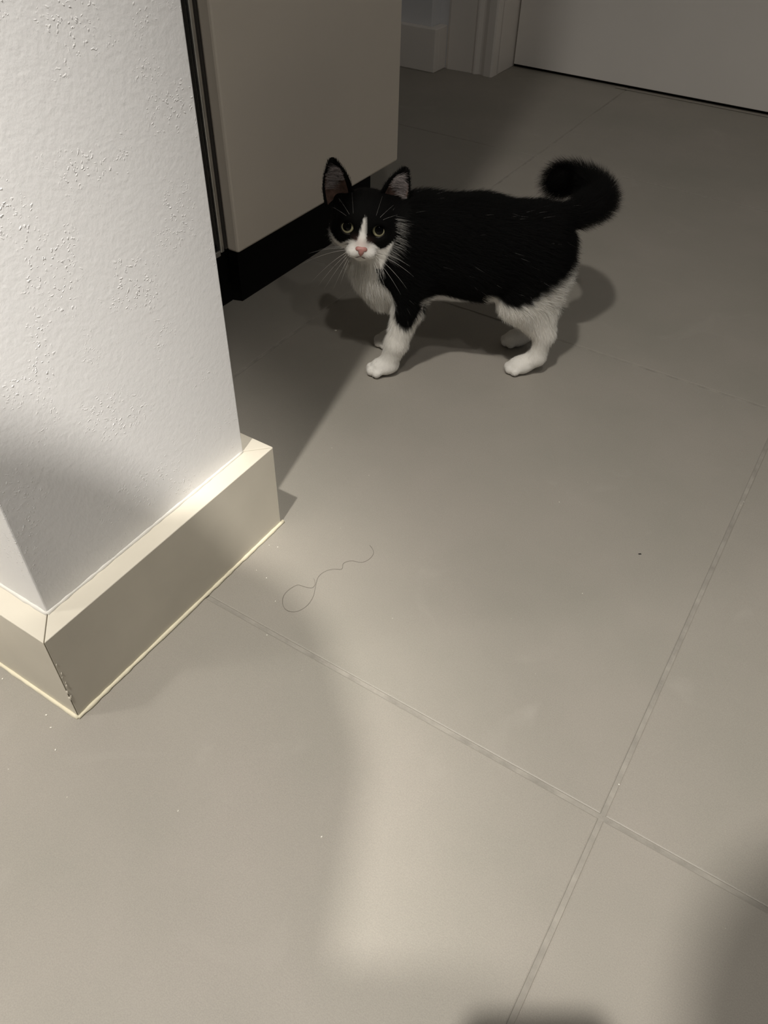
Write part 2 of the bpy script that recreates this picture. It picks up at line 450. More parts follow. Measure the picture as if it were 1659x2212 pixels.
# ---------------------------------------------------------------- solid bodies from blended distance fields
class Field:
    """rounded cones and ellipsoids blended smoothly, then skinned as one closed mesh"""
    def __init__(self, lo, hi, vox):
        self.lo = np.array(lo, np.float32); self.vox = vox
        n = np.ceil((np.array(hi) - np.array(lo)) / vox).astype(int) + 1
        ax = [self.lo[i] + vox * np.arange(n[i], dtype=np.float32) for i in range(3)]
        self.P = np.stack(np.meshgrid(*ax, indexing='ij'), -1)
        self.D = np.full(self.P.shape[:3], 9.0, np.float32)
    def _blend(self, sl, d, k):
        a = self.D[sl]
        if k <= 0:
            self.D[sl] = np.minimum(a, d)
        else:
            h = np.clip(0.5 + 0.5 * (a - d) / k, 0, 1)
            self.D[sl] = a * (1 - h) + d * h - k * h * (1 - h)
    def _win(self, lo, hi):
        n = np.array(self.D.shape)
        a = np.clip(np.floor((lo - self.lo) / self.vox).astype(int), 0, n - 1)
        b = np.clip(np.ceil((hi - self.lo) / self.vox).astype(int) + 1, 1, n)
        return tuple(slice(int(i), int(j)) for i, j in zip(a, b))
    def cone(self, a, b, ra, rb, k=0.01, squash=(1, 1, 1)):
        a, b, q = np.array(a, np.float32), np.array(b, np.float32), np.array(squash, np.float32)
        m = max(ra, rb) * max(squash) + 3 * k + 2 * self.vox
        sl = self._win(np.minimum(a, b) - m, np.maximum(a, b) + m)
        p = (self.P[sl] - a) / q
        ba = (b - a) / q
        h = np.clip((p @ ba) / max(float(ba @ ba), 1e-9), 0, 1)
        d = (np.linalg.norm(p - h[..., None] * ba, axis=-1) - (ra + (rb - ra) * h)) * min(squash)
        self._blend(sl, d, k)
    def ell(self, c, r, k=0.01, M=None, sub=False):
        c, r = np.array(c, np.float32), np.array(r, np.float32)
        m = float(r.max()) + 3 * k + 2 * self.vox
        sl = self._win(c - m, c + m)
        p = self.P[sl] - c
        if M is not None:
            p = p @ np.array(M, np.float32)        # columns of M are the axes
        k0 = np.linalg.norm(p / r, axis=-1) + 1e-9
        k1 = np.linalg.norm(p / (r * r), axis=-1) + 1e-9
        d = k0 * (k0 - 1.0) / k1
        if sub:
            a = self.D[sl]
            h = np.clip(0.5 - 0.5 * (a + d) / k, 0, 1)
            self.D[sl] = a * (1 - h) - d * h + k * h * (1 - h)
        else:
            self._blend(sl, d, k)
    def floor_cut(self, z):
        self.D = np.maximum(self.D, z - self.P[..., 2])
    def value(self, p):
        g = (p - self.lo) / self.vox
        n = np.array(self.D.shape)
        i = np.clip(np.floor(g).astype(int), 0, n - 2); f = g - i
        out = 0
        for dx in (0, 1):
            for dy in (0, 1):
                for dz in (0, 1):
                    w = (f[:, 0] if dx else 1 - f[:, 0]) * (f[:, 1] if dy else 1 - f[:, 1]) * (f[:, 2] if dz else 1 - f[:, 2])
                    out = out + w * self.D[i[:, 0] + dx, i[:, 1] + dy, i[:, 2] + dz]
        return out
    def grad(self, p):
        e = self.vox * 0.8
        g = np.stack([self.value(p + np.eye(3)[i] * e) - self.value(p - np.eye(3)[i] * e) for i in range(3)], 1)
        return g / (np.linalg.norm(g, axis=1, keepdims=True) + 1e-12)
    def skin(self, relax=2):
        D = self.D; n = D.shape
        ins = D < 0
        c = np.zeros(tuple(x - 1 for x in n), int)
        for dx in (0, 1):
            for dy in (0, 1):
                for dz in (0, 1):
                    c += ins[dx:n[0] - 1 + dx, dy:n[1] - 1 + dy, dz:n[2] - 1 + dz]
        act = (c > 0) & (c < 8)
        idx = -np.ones(act.shape, int)
        cells = np.argwhere(act)
        idx[act] = np.arange(len(cells))
        acc = np.zeros((len(cells), 3)); cnt = np.zeros(len(cells))
        corners = [(0, 0, 0), (1, 0, 0), (0, 1, 0), (1, 1, 0), (0, 0, 1), (1, 0, 1), (0, 1, 1), (1, 1, 1)]
        for i, a in enumerate(corners):
            for b in corners[i + 1:]:
                if sum(abs(x - y) for x, y in zip(a, b)) != 1:
                    continue
                da = D[cells[:, 0] + a[0], cells[:, 1] + a[1], cells[:, 2] + a[2]]
                db = D[cells[:, 0] + b[0], cells[:, 1] + b[1], cells[:, 2] + b[2]]
                m = (da < 0) != (db < 0)
                t = np.where(m, da / np.where(m, da - db, 1), 0)
                acc[m] += (np.array(a) + (np.array(b) - np.array(a)) * t[:, None])[m]
                cnt[m] += 1
        V = self.lo + (cells + acc / cnt[:, None]) * self.vox
        F = []
        for ax in range(3):
            o1, o2 = [(1, 2), (2, 0), (0, 1)][ax]
            sl0 = [slice(None)] * 3; sl1 = [slice(None)] * 3
            sl0[ax] = slice(0, n[ax] - 1); sl1[ax] = slice(1, n[ax])
            cr = ins[tuple(sl0)] != ins[tuple(sl1)]
            q = np.argwhere(cr)
            q = q[(q[:, o1] > 0) & (q[:, o2] > 0) & (q[:, o1] < n[o1] - 1) & (q[:, o2] < n[o2] - 1)]
            e1 = np.zeros(3, int); e1[o1] = 1
            e2 = np.zeros(3, int); e2[o2] = 1
            def I(r):
                return idx[r[:, 0], r[:, 1], r[:, 2]]
            f = np.stack([I(q - e1 - e2), I(q - e2), I(q), I(q - e1)], 1)
            flip = ~ins[q[:, 0], q[:, 1], q[:, 2]]
            f[flip] = f[flip][:, ::-1]
            F.append(f)
        F = np.concatenate(F)
        for _ in range(relax):
            s = np.zeros_like(V); w = np.zeros(len(V))
            for a, b in ((0, 1), (1, 2), (2, 3), (3, 0)):
                np.add.at(s, F[:, a], V[F[:, b]]); np.add.at(w, F[:, a], 1)
                np.add.at(s, F[:, b], V[F[:, a]]); np.add.at(w, F[:, b], 1)
            V = 0.5 * V + 0.5 * s / w[:, None]
            V = V - self.grad(V) * self.value(V)[:, None]
        return V, F

def mesh_from(name, V, F, mat):
    me = bpy.data.meshes.new(name)
    me.from_pydata([tuple(map(float, v)) for v in V], [], [tuple(map(int, f)) for f in F])
    me.polygons.foreach_set('use_smooth', [True] * len(me.polygons))
    if mat is not None:
        me.materials.append(mat)
    return me

def sstep(a, b, x):
    t = np.clip((x - a) / (b - a), 0, 1)
    return t * t * (3 - 2 * t)

# ---------------------------------------------------------------- kitten
# local frame: x towards the tail, y towards its right flank, z up; it stands side-on and turns its face to the viewer
KIT = empty('kitten', (-0.4617, 0.7382, 0.0), math.atan2(0.57077, 0.82111))
tag(KIT, 'young black and white kitten standing on the tiles with head turned and tail curled', 'cat')
cm = 0.01
def c3(*p):
    return np.array(p, float) * cm

K = Field(c3(-10, -9, -0.6), c3(31, 16.5, 27), 0.0020)
# trunk
K.cone(c3(1.6, -0.1, 14.9), c3(5.5, 0, 15.9), 4.0 * cm, 4.75 * cm, 0.0, (1, 0.86, 1))
K.cone(c3(5.5, 0, 15.45), c3(12.0, 0, 15.1), 4.95 * cm, 5.4 * cm, 0.02, (1, 0.91, 1))
K.cone(c3(12.0, 0, 15.1), c3(18.3, 0, 16.0), 5.4 * cm, 4.3 * cm, 0.02, (1, 0.92, 1))
K.cone(c3(5.0, 0, 17.3), c3(11, 0, 17.6), 3.2 * cm, 3.0 * cm, 0.02)
# chest and throat
K.ell(c3(-0.3, -0.2, 13.6), c3(3.2, 3.1, 4.2), 0.02)
K.cone(c3(-0.8, -0.4, 14.5), c3(0.6, 0, 9.6), 2.6 * cm, 2.3 * cm, 0.015)
# neck
K.cone(c3(4.0, 0.1, 17.0), c3(-0.6, -1.0, 18.3), 3.8 * cm, 3.1 * cm, 0.02)
# shoulders and fore legs
for sy, dx in ((-1, 0.0), (1, 1.2)):
    y = sy * 3.3
    K.ell(c3(3.6, sy * 2.6, 14.2), c3(2.9, 1.7, 4.3), 0.02)
    K.cone(c3(3.6, sy * 2.7, 12.5), c3(3.3 + dx, sy * 2.9, 9.2), 2.2 * cm, 1.68 * cm, 0.012)
    K.cone(c3(3.3 + dx, sy * 2.9, 9.2), c3(1.95 + dx, y, 4.4), 1.68 * cm, 1.30 * cm, 0.008)
    K.cone(c3(1.95 + dx, y, 4.4), c3(1.25 + dx, y, 2.1), 1.30 * cm, 1.15 * cm, 0.006)
    px = 0.25 + dx
    K.ell(c3(px + 0.3, y, 1.15), c3(1.75, 1.35, 1.05), 0.007)
    for ty, tx, tr in ((-1.02, -0.75, 0.58), (-0.36, -1.35, 0.66), (0.36, -1.35, 0.66), (1.02, -0.75, 0.58)):
        K.cone(c3(px + tx + 0.9, y + ty * 0.8, 1.15), c3(px + tx, y + ty, 0.68), tr * 0.8 * cm, tr * cm, 0.0013)
# haunches and hind legs
for sy, dx in ((-1, 0.0), (1, 0.5)):
    y = sy * 3.2
    K.ell(c3(18.0, sy * 2.3, 14.3), c3(3.6, 2.0, 4.9), 0.02)
    K.cone(c3(18.6, sy * 2.5, 14.0), c3(16.6, sy * 3.2, 9.9), 3.0 * cm, 2.2 * cm, 0.015, (1, 0.75, 1))
    K.cone(c3(17.0, sy * 3.2, 10.0), c3(20.2 + dx, y, 5.4), 2.6 * cm, 1.22 * cm, 0.012, (1, 0.82, 1))
    K.cone(c3(19.4, sy * 2.9, 12.5), c3(20.2 + dx, y, 6.6), 1.9 * cm, 1.0 * cm, 0.012, (1, 0.8, 1))
    K.cone(c3(20.2 + dx, y, 5.6), c3(19.9 + dx, y, 2.2), 1.15 * cm, 1.05 * cm, 0.007)
    px = 17.7 + dx
    K.cone(c3(19.8 + dx, y, 2.2), c3(px + 0.4, y, 1.15), 1.05 * cm, 1.05 * cm, 0.007)
    K.ell(c3(px + 0.2, y, 1.05), c3(1.6, 1.25, 0.95), 0.006)
    for ty, tx, tr in ((-0.95, -0.6, 0.55), (-0.34, -1.15, 0.62), (0.34, -1.15, 0.62), (0.95, -0.6, 0.55)):
        K.cone(c3(px + tx + 0.9, y + ty * 0.8, 1.05), c3(px + tx, y + ty, 0.65), tr * 0.8 * cm, tr * cm, 0.0013)
# tail, curled round in a flat loop
TAIL = catmull(np.array([(18.6, 0, 18.2), (20.4, 0.3, 18.5), (22.2, 1.0, 18.8), (24.3, 2.7, 18.9), (26.4, 5.0, 18.6), (27.3, 8.0, 18.3), (27.0, 11.0, 18.2), (25.6, 12.9, 18.2), (23.8, 12.8, 18.3), (22.6, 11.6, 18.4)]) * cm, 4)
for i in range(len(TAIL) - 1):
    f = i / (len(TAIL) - 1)
    r0 = (1.65 - 0.65 * min(1, f * 4)) if f < 0.25 else 1.25
    K.cone(TAIL[i], TAIL[i + 1], r0 * cm, r0 * cm, 0.006)

# head frame
roll, pit = math.radians(6.2), math.radians(7)
HF = np.array([-0.03, -math.cos(pit), math.sin(pit)]); HF /= np.linalg.norm(HF)
HX = np.array([-math.cos(roll), 0, math.sin(roll)])
HX -= HF * (HX @ HF); HX /= np.linalg.norm(HX)
HZ = np.cross(HX, HF)
HM = np.stack([HX, HF, HZ], 1)                    # columns: cat's right, forward, up
EYE_MID = c3(-2.2, -4.1, 19.3)
HO = EYE_MID - (HF * 2.55 + HZ * 0.2) * cm
def hp(x, y, z):
    return HO + HM @ (np.array((x, y, z), float) * cm)
def hell(c, r, k=0.008, sub=False):
    K.ell(hp(*c), np.array(r) * cm, k, HM, sub)
hell((0, -0.5, 0.75), (3.25, 3.3, 2.75), 0.02)
hell((0, 0.9, 0.9), (2.7, 2.3, 2.1), 0.012)
for s_ in (-1, 1):
    hell((s_ * 2.05, 0.5, -0.95), (1.55, 1.8, 1.55), 0.010)          # cheeks
    hell((s_ * 1.75, 2.0, 0.95), (0.95, 0.7, 0.65), 0.008)           # brow
    hell((s_ * 0.80, 3.15, -2.0), (0.95, 1.0, 0.72), 0.005)        # whisker pads
    hell((s_ * 2.7, -1.9, 1.8), (1.0, 0.9, 0.9), 0.010)              # ear roots
hell((0, 2.7, -0.95), (0.80, 1.3, 1.05), 0.007)                     # bridge of the nose
hell((0, 3.65, -1.62), (0.64, 0.55, 0.60), 0.004)
hell((0, 2.45, -2.65), (0.92, 0.95, 0.60), 0.005)                    # chin
for s_ in (-1, 1):
    hell((s_ * 1.70, 2.95, 0.18), (0.86, 0.75, 0.80), 0.003, True)   # eye sockets
K.floor_cut(0.0006)
KV, KF = K.skin(2)

# ---- coat colour: True where the fur is white
def head_xyz(P):
    return ((P - HO) @ HM) / cm
def coat(P):
    """0 black .. 1 white, from the position on the body"""
    x, y, z = (P / cm).T
    h = head_xyz(P)
    hx, hy, hz = h.T
    n1 = np.sin(x * 3.1 + y * 2.3) * np.sin(z * 2.7 + x) * 0.25
    w = np.zeros(len(P))
    # fore legs and chest
    fl = (x < 4.9) & (z < 11.0)
    edge = 7.9 - 0.9 * np.exp(-((x - 3.0) / 0.9) ** 2) + 0.5 * n1 + np.clip(x - 3.6, 0, 3) * 1.7 + np.clip(1.9 - x, 0, 4) * 3.2
    w = np.maximum(w, np.where(fl, sstep(0.35, -0.35, z - edge), 0))
    chest = sstep(-0.3, 0.4, (1.35 - 0.10 * (z - 12)) - x + n1) * (z < 17.5) * (y < 4)
    w = np.maximum(w, chest * (np.abs(y + 0.2) < 3.6))
    # small white tuft behind the elbow
    w = np.maximum(w, sstep(0.9, 0.4, np.hypot((x - 5.3) / 1.2, (z - 10.5) / 0.8)) * 0.9)
    # hind legs: edge rises from the knee to the back of the thigh
    hl = x > 12.0
    e2 = np.interp(x, [12.5, 13.6, 14.8, 16.0, 17.5, 19.0, 20.5, 22.0, 23.0], [11.2, 11.0, 10.2, 10.2, 10.9, 12.2, 13.4, 14.4, 15.0]) + n1
    w = np.maximum(w, np.where(hl & (z < 17), sstep(0.35, -0.35, z - e2), 0))
    # dark patch inside the shank
    w = w * (1 - 0.85 * sstep(1.0, 0.5, np.hypot((x - 18.6) / 0.9, (z - 4.3) / 1.6)) * (np.abs(y) < 3.3) * (x < 19.6))
    # face
    head = (hy > -2.2) & (hz > -4.2) & (hz < 5) & (np.abs(hx) < 4.8) & ((hz > -2.2) | (hy > 0.6))
    ahx = np.abs(hx + 0.04 * hz)
    blaze = np.interp(hz, [-1.3, -0.7, 0.0, 0.8, 1.7, 2.2], [0.95, 0.52, 0.34, 0.24, 0.08, -0.2])
    wf = sstep(0.07, -0.07, ahx - blaze) * (hz > -1.4) * (hy > 0)
    low = np.interp(ahx, [0, 0.8, 1.2, 1.7, 2.2, 2.8, 3.4, 4.2], [-0.7, -0.85, -1.05, -1.35, -1.75, -1.45, -0.9, -0.1])
    wf = np.maximum(wf, sstep(0.12, -0.12, hz - low) * sstep(3.7, 3.3, ahx + 0.25 * (-1.0 - hz)))
    wf = np.maximum(wf, sstep(-1.9, -2.4, hz) * (ahx < 2.2))
    w = np.where(head & (hy > 0.25), wf, w)
    # pale ruff behind the cheek
    return np.clip(w, 0, 1)

BLACK = np.array((0.0024, 0.0023, 0.0021)); WHITE = np.array((0.93, 0.90, 0.84))
PINK = np.array((0.62, 0.36, 0.31))
def coat_rgb(P):
    w = coat(P)[:, None]
    c = BLACK * (1 - w) + WHITE * w
    h = head_xyz(P)
    near = np.exp(-((h[:, 0] / 0.75) ** 2 + ((h[:, 2] + 0.95) / 0.55) ** 2)) * (h[:, 1] > 2.6)
    return c * (1 - 0.35 * near[:, None]) + PINK * 0.35 * near[:, None] * 1.0

def attr_mat(name, rough, spec=0.3):
    m, nt, b = new_mat(name)
    a = nt.nodes.new('ShaderNodeAttribute'); a.attribute_name = 'coat'
    nt.links.new(a.outputs['Color'], b.inputs['Base Color'])
    b.inputs['Roughness'].default_value = rough
    b.inputs['Specular IOR Level'].default_value = spec
    return m
M_SKIN = attr_mat('kitten_undercoat', 0.8, 0.1)
M_FUR = attr_mat('kitten_fur', 0.6, 0.13)

kme = mesh_from('body', KV, KF, M_SKIN)
rgb = coat_rgb(KV) * 0.9
ca = kme.color_attributes.new('coat', 'FLOAT_COLOR', 'POINT')
ca.data.foreach_set('color', np.concatenate([rgb, np.ones((len(rgb), 1))], 1).astype(np.float32).ravel())
body = link('body', kme, None, KIT)

# ---- fur strands
tri = np.concatenate([KF[:, [0, 1, 2]], KF[:, [0, 2, 3]]])
def comb(P, N):
    """lay of the fur: towards the tail and down, down the legs, outward from the nose on the head"""
    x, y, z = (P / cm).T
    d = np.stack([np.ones(len(P)), np.zeros(len(P)), -0.25 * np.ones(len(P))], 1)
    leg = sstep(11.0, 8.5, z)[:, None] * ((x < 6.5) | (x > 13))[:, None]
    d = d * (1 - leg) + np.array((0.25, 0, -1.0)) * leg
    fr = sstep(2.5, 0.0, x)[:, None] * (z > 8.5)[:, None]
    d = d * (1 - fr) + np.array((0.2, -0.1, -1.0)) * fr
    h = head_xyz(P)
    hd = ((h[:, 1] > -3.2) & (h[:, 2] > -3.6) & (np.abs(h[:, 0]) < 4.6) & (x < 4))
    away = (P - hp(0, 4.2, -0.9))
    away /= np.linalg.norm(away, axis=1, keepdims=True) + 1e-9
    d = np.where(hd[:, None], away, d)
    # tail: follow its line
    dt = np.linalg.norm(P[:, None, :] - TAIL[None], axis=2)
    ti = dt.argmin(1); tn = dt.min(1)
    tg = np.gradient(TAIL, axis=0); tg /= np.linalg.norm(tg, axis=1, keepdims=True)
    tl = ((tn < 1.9 * cm) & ((x > 21.8) | (y > 6)))
    d = np.where(tl[:, None], tg[ti], d)
    d = d - N * np.sum(d * N, 1, keepdims=True)
    return d / (np.linalg.norm(d, axis=1, keepdims=True) + 1e-9), hd, tl, h
def strands(n, lenk=1.0, only=None, lift=None, white=None):
    a, b, c = KV[tri[:, 0]], KV[tri[:, 1]], KV[tri[:, 2]]
    ar = np.linalg.norm(np.cross(b - a, c - a), axis=1)
    f = rng.choice(len(tri), n, p=ar / ar.sum())
    u, v = rng.random((2, n)); m = u + v > 1
    u[m], v[m] = 1 - u[m], 1 - v[m]
    P = a[f] + (b[f] - a[f]) * u[:, None] + (c[f] - a[f]) * v[:, None]
    N = K.grad(P)
    keep = P[:, 2] > 0.35 * cm
    if only is not None:
        keep &= only(P)
    P, N = P[keep], N[keep]
    d, hd, tl, h = comb(P, N)
    x, y, z = (P / cm).T
    L = np.interp(z, [0.5, 2.0, 4, 8, 11, 14, 20], [0.22, 0.30, 0.55, 0.75, 1.0, 1.15, 1.05])
    L = np.where((x > 18) & (z > 9) & ~tl, 1.25, L)
    L = np.where(tl, 1.6, L)
    face = np.clip((h[:, 1] + 0.5) / 2.5, 0, 1)
    Lh = 1.05 * (1 - face) + 0.28 * face
    Lh = np.where((h[:, 2] > 1.5), np.minimum(Lh, 0.45), Lh)
    L = np.where(hd, Lh, L)
    sock = np.minimum(np.hypot(h[:, 0] - 1.70, h[:, 2] - 0.18), np.hypot(h[:, 0] + 1.70, h[:, 2] - 0.18))
    L = np.where(hd & (sock < 1.05) & (h[:, 1] > 1.2), 0.10, L)
    nose = hd & (np.hypot(h[:, 0] / 0.62, (h[:, 2] + 1.65) / 0.55) < 1) & (h[:, 1] > 3.4)
    L = np.where(nose, 0.02, L)
    L = L * cm * lenk * (0.65 + 0.6 * rng.random(len(P)))
    lf = 0.36 + 0.20 * rng.random(len(P))
    lf = np.where(tl, 0.85 + 0.35 * rng.random(len(P)), lf)
    lf = np.where(hd, 0.30 + 0.15 * rng.random(len(P)), lf)
    if lift: lf = lf + lift
    jit = rng.normal(0, 0.20, P.shape)
    g0 = d + N * lf[:, None] + jit
    g0 /= np.linalg.norm(g0, axis=1, keepdims=True)
    T = np.linspace(0, 1, 5)
    bend = d * 0.55 - N * 0.15 - np.array((0, 0, 0.12))
    pts = P[:, None, :] - N[:, None, :] * 0.0006 + L[:, None, None] * (g0[:, None, :] * T[None, :, None] + bend[:, None, :] * (T ** 2 * 0.35)[None, :, None])
    pts[:, :, 2] = np.maximum(pts[:, :, 2], 0.0007)
    col = coat_rgb(P) * (0.78 + 0.4 * rng.random((len(P), 1)))
    if white is not None:
        col = np.tile(WHITE * white, (len(P), 1)) * (0.6 + 0.5 * rng.random((len(P), 1)))
    else:
        blk = coat(P) < 0.5
        stray = (rng.random(len(P)) < 0.0022) & blk & ~tl
        col[stray] = WHITE * 0.28
    return pts, col
def fur_object(name, pts, col, r0):
    n = len(pts)
    cu = bpy.data.hair_curves.new(name)
    cu.add_curves([5] * n)
    cu.attributes['position'].data.foreach_set('vector', pts.astype(np.float32).ravel())
    ra = cu.attributes.get('radius') or cu.attributes.new('radius', 'FLOAT', 'POINT')
    rr = np.tile(r0 * np.array((1.0, 0.95, 0.8, 0.5, 0.12)), n)
    ra.data.foreach_set('value', rr.astype(np.float32))
    at = cu.attributes.new('coat', 'FLOAT_COLOR', 'CURVE')
    at.data.foreach_set('color', np.concatenate([np.clip(col, 0, 1), np.ones((n, 1))], 1).astype(np.float32).ravel())
    cu.materials.append(M_FUR)
    o = bpy.data.objects.new(name, cu); COL.objects.link(o); o.parent = KIT
    tag(o, kind='stuff')
    return o
p1, c1 = strands(120000)
# pale ruff behind the cheeks
p2, c2 = [], []
for _ in range(260):
    s_ = -1 if rng.random() < 0.8 else 1
    f = rng.random() if s_ < 0 else rng.uniform(0.62, 1.0)
    root = np.array((np.interp(f, [0, 0.4, 0.75, 1], [3.5, 3.9, 3.6, 2.8]) - (0 if s_ < 0 else 0.5), np.interp(f, [0, 1], [0.7, 1.5]) + (1.25 if s_ < 0 else 0), np.interp(f, [0, 1], [1.6, -2.3]))) + rng.normal(0, 0.16, 3)
    d = np.array((1.0, 0.30, np.interp(f, [0, 0.5, 1], [0.10, -0.10, -0.45]))) + rng.normal(0, 0.16, 3)
    L = rng.uniform(0.7, 1.5) if s_ < 0 else rng.uniform(0.3, 0.7)
    p2.append([hp(s_ * (root + d * L * t)[0], *((root + d * L * t + np.array((0, 0, -0.18)) * t * t)[1:])) for t in np.linspace(0, 1, 5)])
    c2.append(WHITE * rng.uniform(0.10, 0.50))
p2, c2 = np.array(p2), np.array(c2)
fur_object('fur', np.concatenate([p1, p2]), np.concatenate([c1, c2]), 0.000085)

# ---- ears
M_EAR = simple('ear_outside', (0.006, 0.0055, 0.005), 0.8, spec=0.1)
M_EARIN = simple('ear_inside', (0.10, 0.058, 0.042), 0.7, noise=0.5, nscale=160)
def ear(sgn):
    base_i = np.array((1.35, -0.10, 2.95)); base_o = np.array((4.30, -0.35, 1.30)); tip = np.array((4.15, -0.7, 6.30))
    NU, NV = 17, 15
    G = np.zeros((NV, NU, 3))
    for j in range(NV):
        v = j / (NV - 1)
        inn = base_i * (1 - v) + (tip + np.array((-0.38, 0, -0.02))) * v + np.array((-0.22, 0.10, 0.42)) * math.sin(math.pi * v ** 0.9)
        out = base_o * (1 - v) + (tip + np.array((0.10, 0, -0.12))) * v + np.array((0.50, -0.15, 0.0)) * math.sin(math.pi * v)
        mid = (inn + out) / 2
        for i in range(NU):
            u = i / (NU - 1) * 2 - 1
            p = mid + (out - inn) / 2 * u
            cup = (1 - u * u) * (1.25 * (1 - v) ** 0.8 + 0.12)
            if j == NV - 1:
                p = p + np.array((0, 0, 0.14)) * (1 - u * u)
            G[j, i] = p + np.array((0.15, -1.0, 0.05)) * cup
    def surf(off, u0, u1, v1):
        out = np.zeros_like(G)
        du = np.gradient(G, axis=1); dv = np.gradient(G, axis=0)
        nn = np.cross(du, dv); nn /= np.linalg.norm(nn, axis=2, keepdims=True) + 1e-9
        if (nn[NV // 2, NU // 2] @ np.array((0, 1, 0))) < 0: nn = -nn
        return G + nn * off
    front, back = surf(0.05, 0, 0, 0), surf(-0.07, 0, 0, 0)
    V = []
    for g_ in (front, back):
        for p in g_.reshape(-1, 3):
            V.append(hp(sgn * p[0], p[1], p[2]))
    F = []
    def id_(s, j, i): return s * NU * NV + j * NU + i
    for j in range(NV - 1):
        for i in range(NU - 1):
            F.append((id_(0, j, i), id_(0, j, i + 1), id_(0, j + 1, i + 1), id_(0, j + 1, i)))
            F.append((id_(1, j, i), id_(1, j + 1, i), id_(1, j + 1, i + 1), id_(1, j, i + 1)))
    ring = [(0, i) for i in range(NU)] + [(j, NU - 1) for j in range(1, NV)] + [(NV - 1, i) for i in range(NU - 2, -1, -1)] + [(j, 0) for j in range(NV - 2, 0, -1)]
    for a, b in zip(ring, ring[1:] + ring[:1]):
        F.append((id_(0, *a), id_(1, *a), id_(1, *b), id_(0, *b)))
    me = mesh_from('ear', V, F, M_EAR)
    bm = bmesh.new(); bm.from_mesh(me); bmesh.ops.recalc_face_normals(bm, faces=bm.faces[:]); bm.to_mesh(me); bm.free()
    o = link('ear', me, None, KIT)
    # pinkish inner skin, set a little proud of the cup
    inner = surf(0.085, 0, 0, 0)
    jj, ii = range(0, NV - 5), range(2, NU - 1)
    V2, F2 = [], []
    for j in jj:
        for i in ii:
            p = inner[j, i]; V2.append(hp(sgn * p[0], p[1], p[2]))
    w_ = len(ii)
    for j in range(len(jj) - 1):
        for i in range(w_ - 1):
            F2.append((j * w_ + i, j * w_ + i + 1, (j + 1) * w_ + i + 1, (j + 1) * w_ + i))
    link('inner_ear', mesh_from('inner_ear', V2, F2, M_EARIN), None, o)
    # fine fur: black rim and back, pale tufts inside
    pts, col = [], []
    nrm = np.array((0, 1, 0))
    for _ in range(2600):
        j, i = rng.integers(0, NV - 1), rng.integers(0, NU)
        p = back[j, i] + rng.normal(0, 0.06, 3)
        d = (tip - np.array((3, -1, 2.2))); d = d / np.linalg.norm(d)
        d = d * 0.9 + np.array((0, -0.35, 0)) + rng.normal(0, 0.18, 3)
        L = 0.28
        pts.append([hp(sgn * (p + d * L * t)[0], *(p + d * L * t)[1:]) for t in np.linspace(0, 1, 5)]); col.append(BLACK)
    for _ in range(800):
        j = rng.integers(5, 10); i = rng.integers(9, NU - 1) if rng.random() < 0.5 else rng.integers(2, 8)
        p = inner[j, i] + rng.normal(0, 0.08, 3)
        dirn = 1.0 if i < 7 else -1.0
        d = np.array((dirn * 0.85, 0.35, 0.25 + 0.2 * rng.random())) + rng.normal(0, 0.2, 3)
        L = rng.uniform(0.5, 1.3)
        pts.append([hp(sgn * (p + d * L * t + np.array((0, -0.15, -0.2)) * t * t)[0], *(p + d * L * t + np.array((0, -0.15, -0.2)) * t * t)[1:]) for t in np.linspace(0, 1, 5)])
        col.append(np.array((0.62, 0.55, 0.53)) * rng.uniform(0.25, 0.9))
    for _ in range(700):
        j = rng.integers(0, NV); i = 0 if rng.random() < 0.5 else NU - 1
        p = front[j, i]
        d = np.array((0.3, 0.15, 0.9)) + rng.normal(0, 0.25, 3)
        pts.append([hp(sgn * (p + d * 0.22 * t)[0], *(p + d * 0.22 * t)[1:]) for t in np.linspace(0, 1, 5)]); col.append(BLACK)
    fo = fur_object('ear_fur', np.array(pts), np.array(col), 0.00008)
    fo.parent = o
ear(-1); ear(1)

# ---- eyes
M_EYE = simple('eye_rim', (0.010, 0.008, 0.007), 0.12, spec=0.5)
M_IRIS, nt_, b_ = new_mat('iris')
tc = nt_.nodes.new('ShaderNodeTexCoord')
gr = nt_.nodes.new('ShaderNodeVectorMath'); gr.operation = 'LENGTH'
sp = nt_.nodes.new('ShaderNodeSeparateXYZ'); cb = nt_.nodes.new('ShaderNodeCombineXYZ')
nt_.links.new(tc.outputs['Object'], sp.inputs[0]); nt_.links.new(sp.outputs[0], cb.inputs[0]); nt_.links.new(sp.outputs[2], cb.inputs[2])
nt_.links.new(cb.outputs[0], gr.inputs[0])
mr = nt_.nodes.new('ShaderNodeMapRange'); mr.inputs[1].default_value = 0.0042; mr.inputs[2].default_value = 0.0074
nt_.links.new(gr.outputs['Value'], mr.inputs[0])
cr = nt_.nodes.new('ShaderNodeValToRGB')
cr.color_ramp.elements[0].position = 0.0; cr.color_ramp.elements[0].color = (0.16, 0.14, 0.05, 1)
cr.color_ramp.elements[1].position = 1.0; cr.color_ramp.elements[1].color = (0.22, 0.20, 0.10, 1)
e = cr.color_ramp.elements.new(0.55); e.color = (0.58, 0.55, 0.36, 1)
nt_.links.new(mr.outputs[0], cr.inputs[0]); nt_.links.new(cr.outputs[0], b_.inputs['Base Color'])
b_.inputs['Roughness'].default_value = 0.25; b_.inputs['Specular IOR Level'].default_value = 0.3
M_PUPIL = simple('pupil', (0.001, 0.001, 0.001), 0.03, spec=0.2)
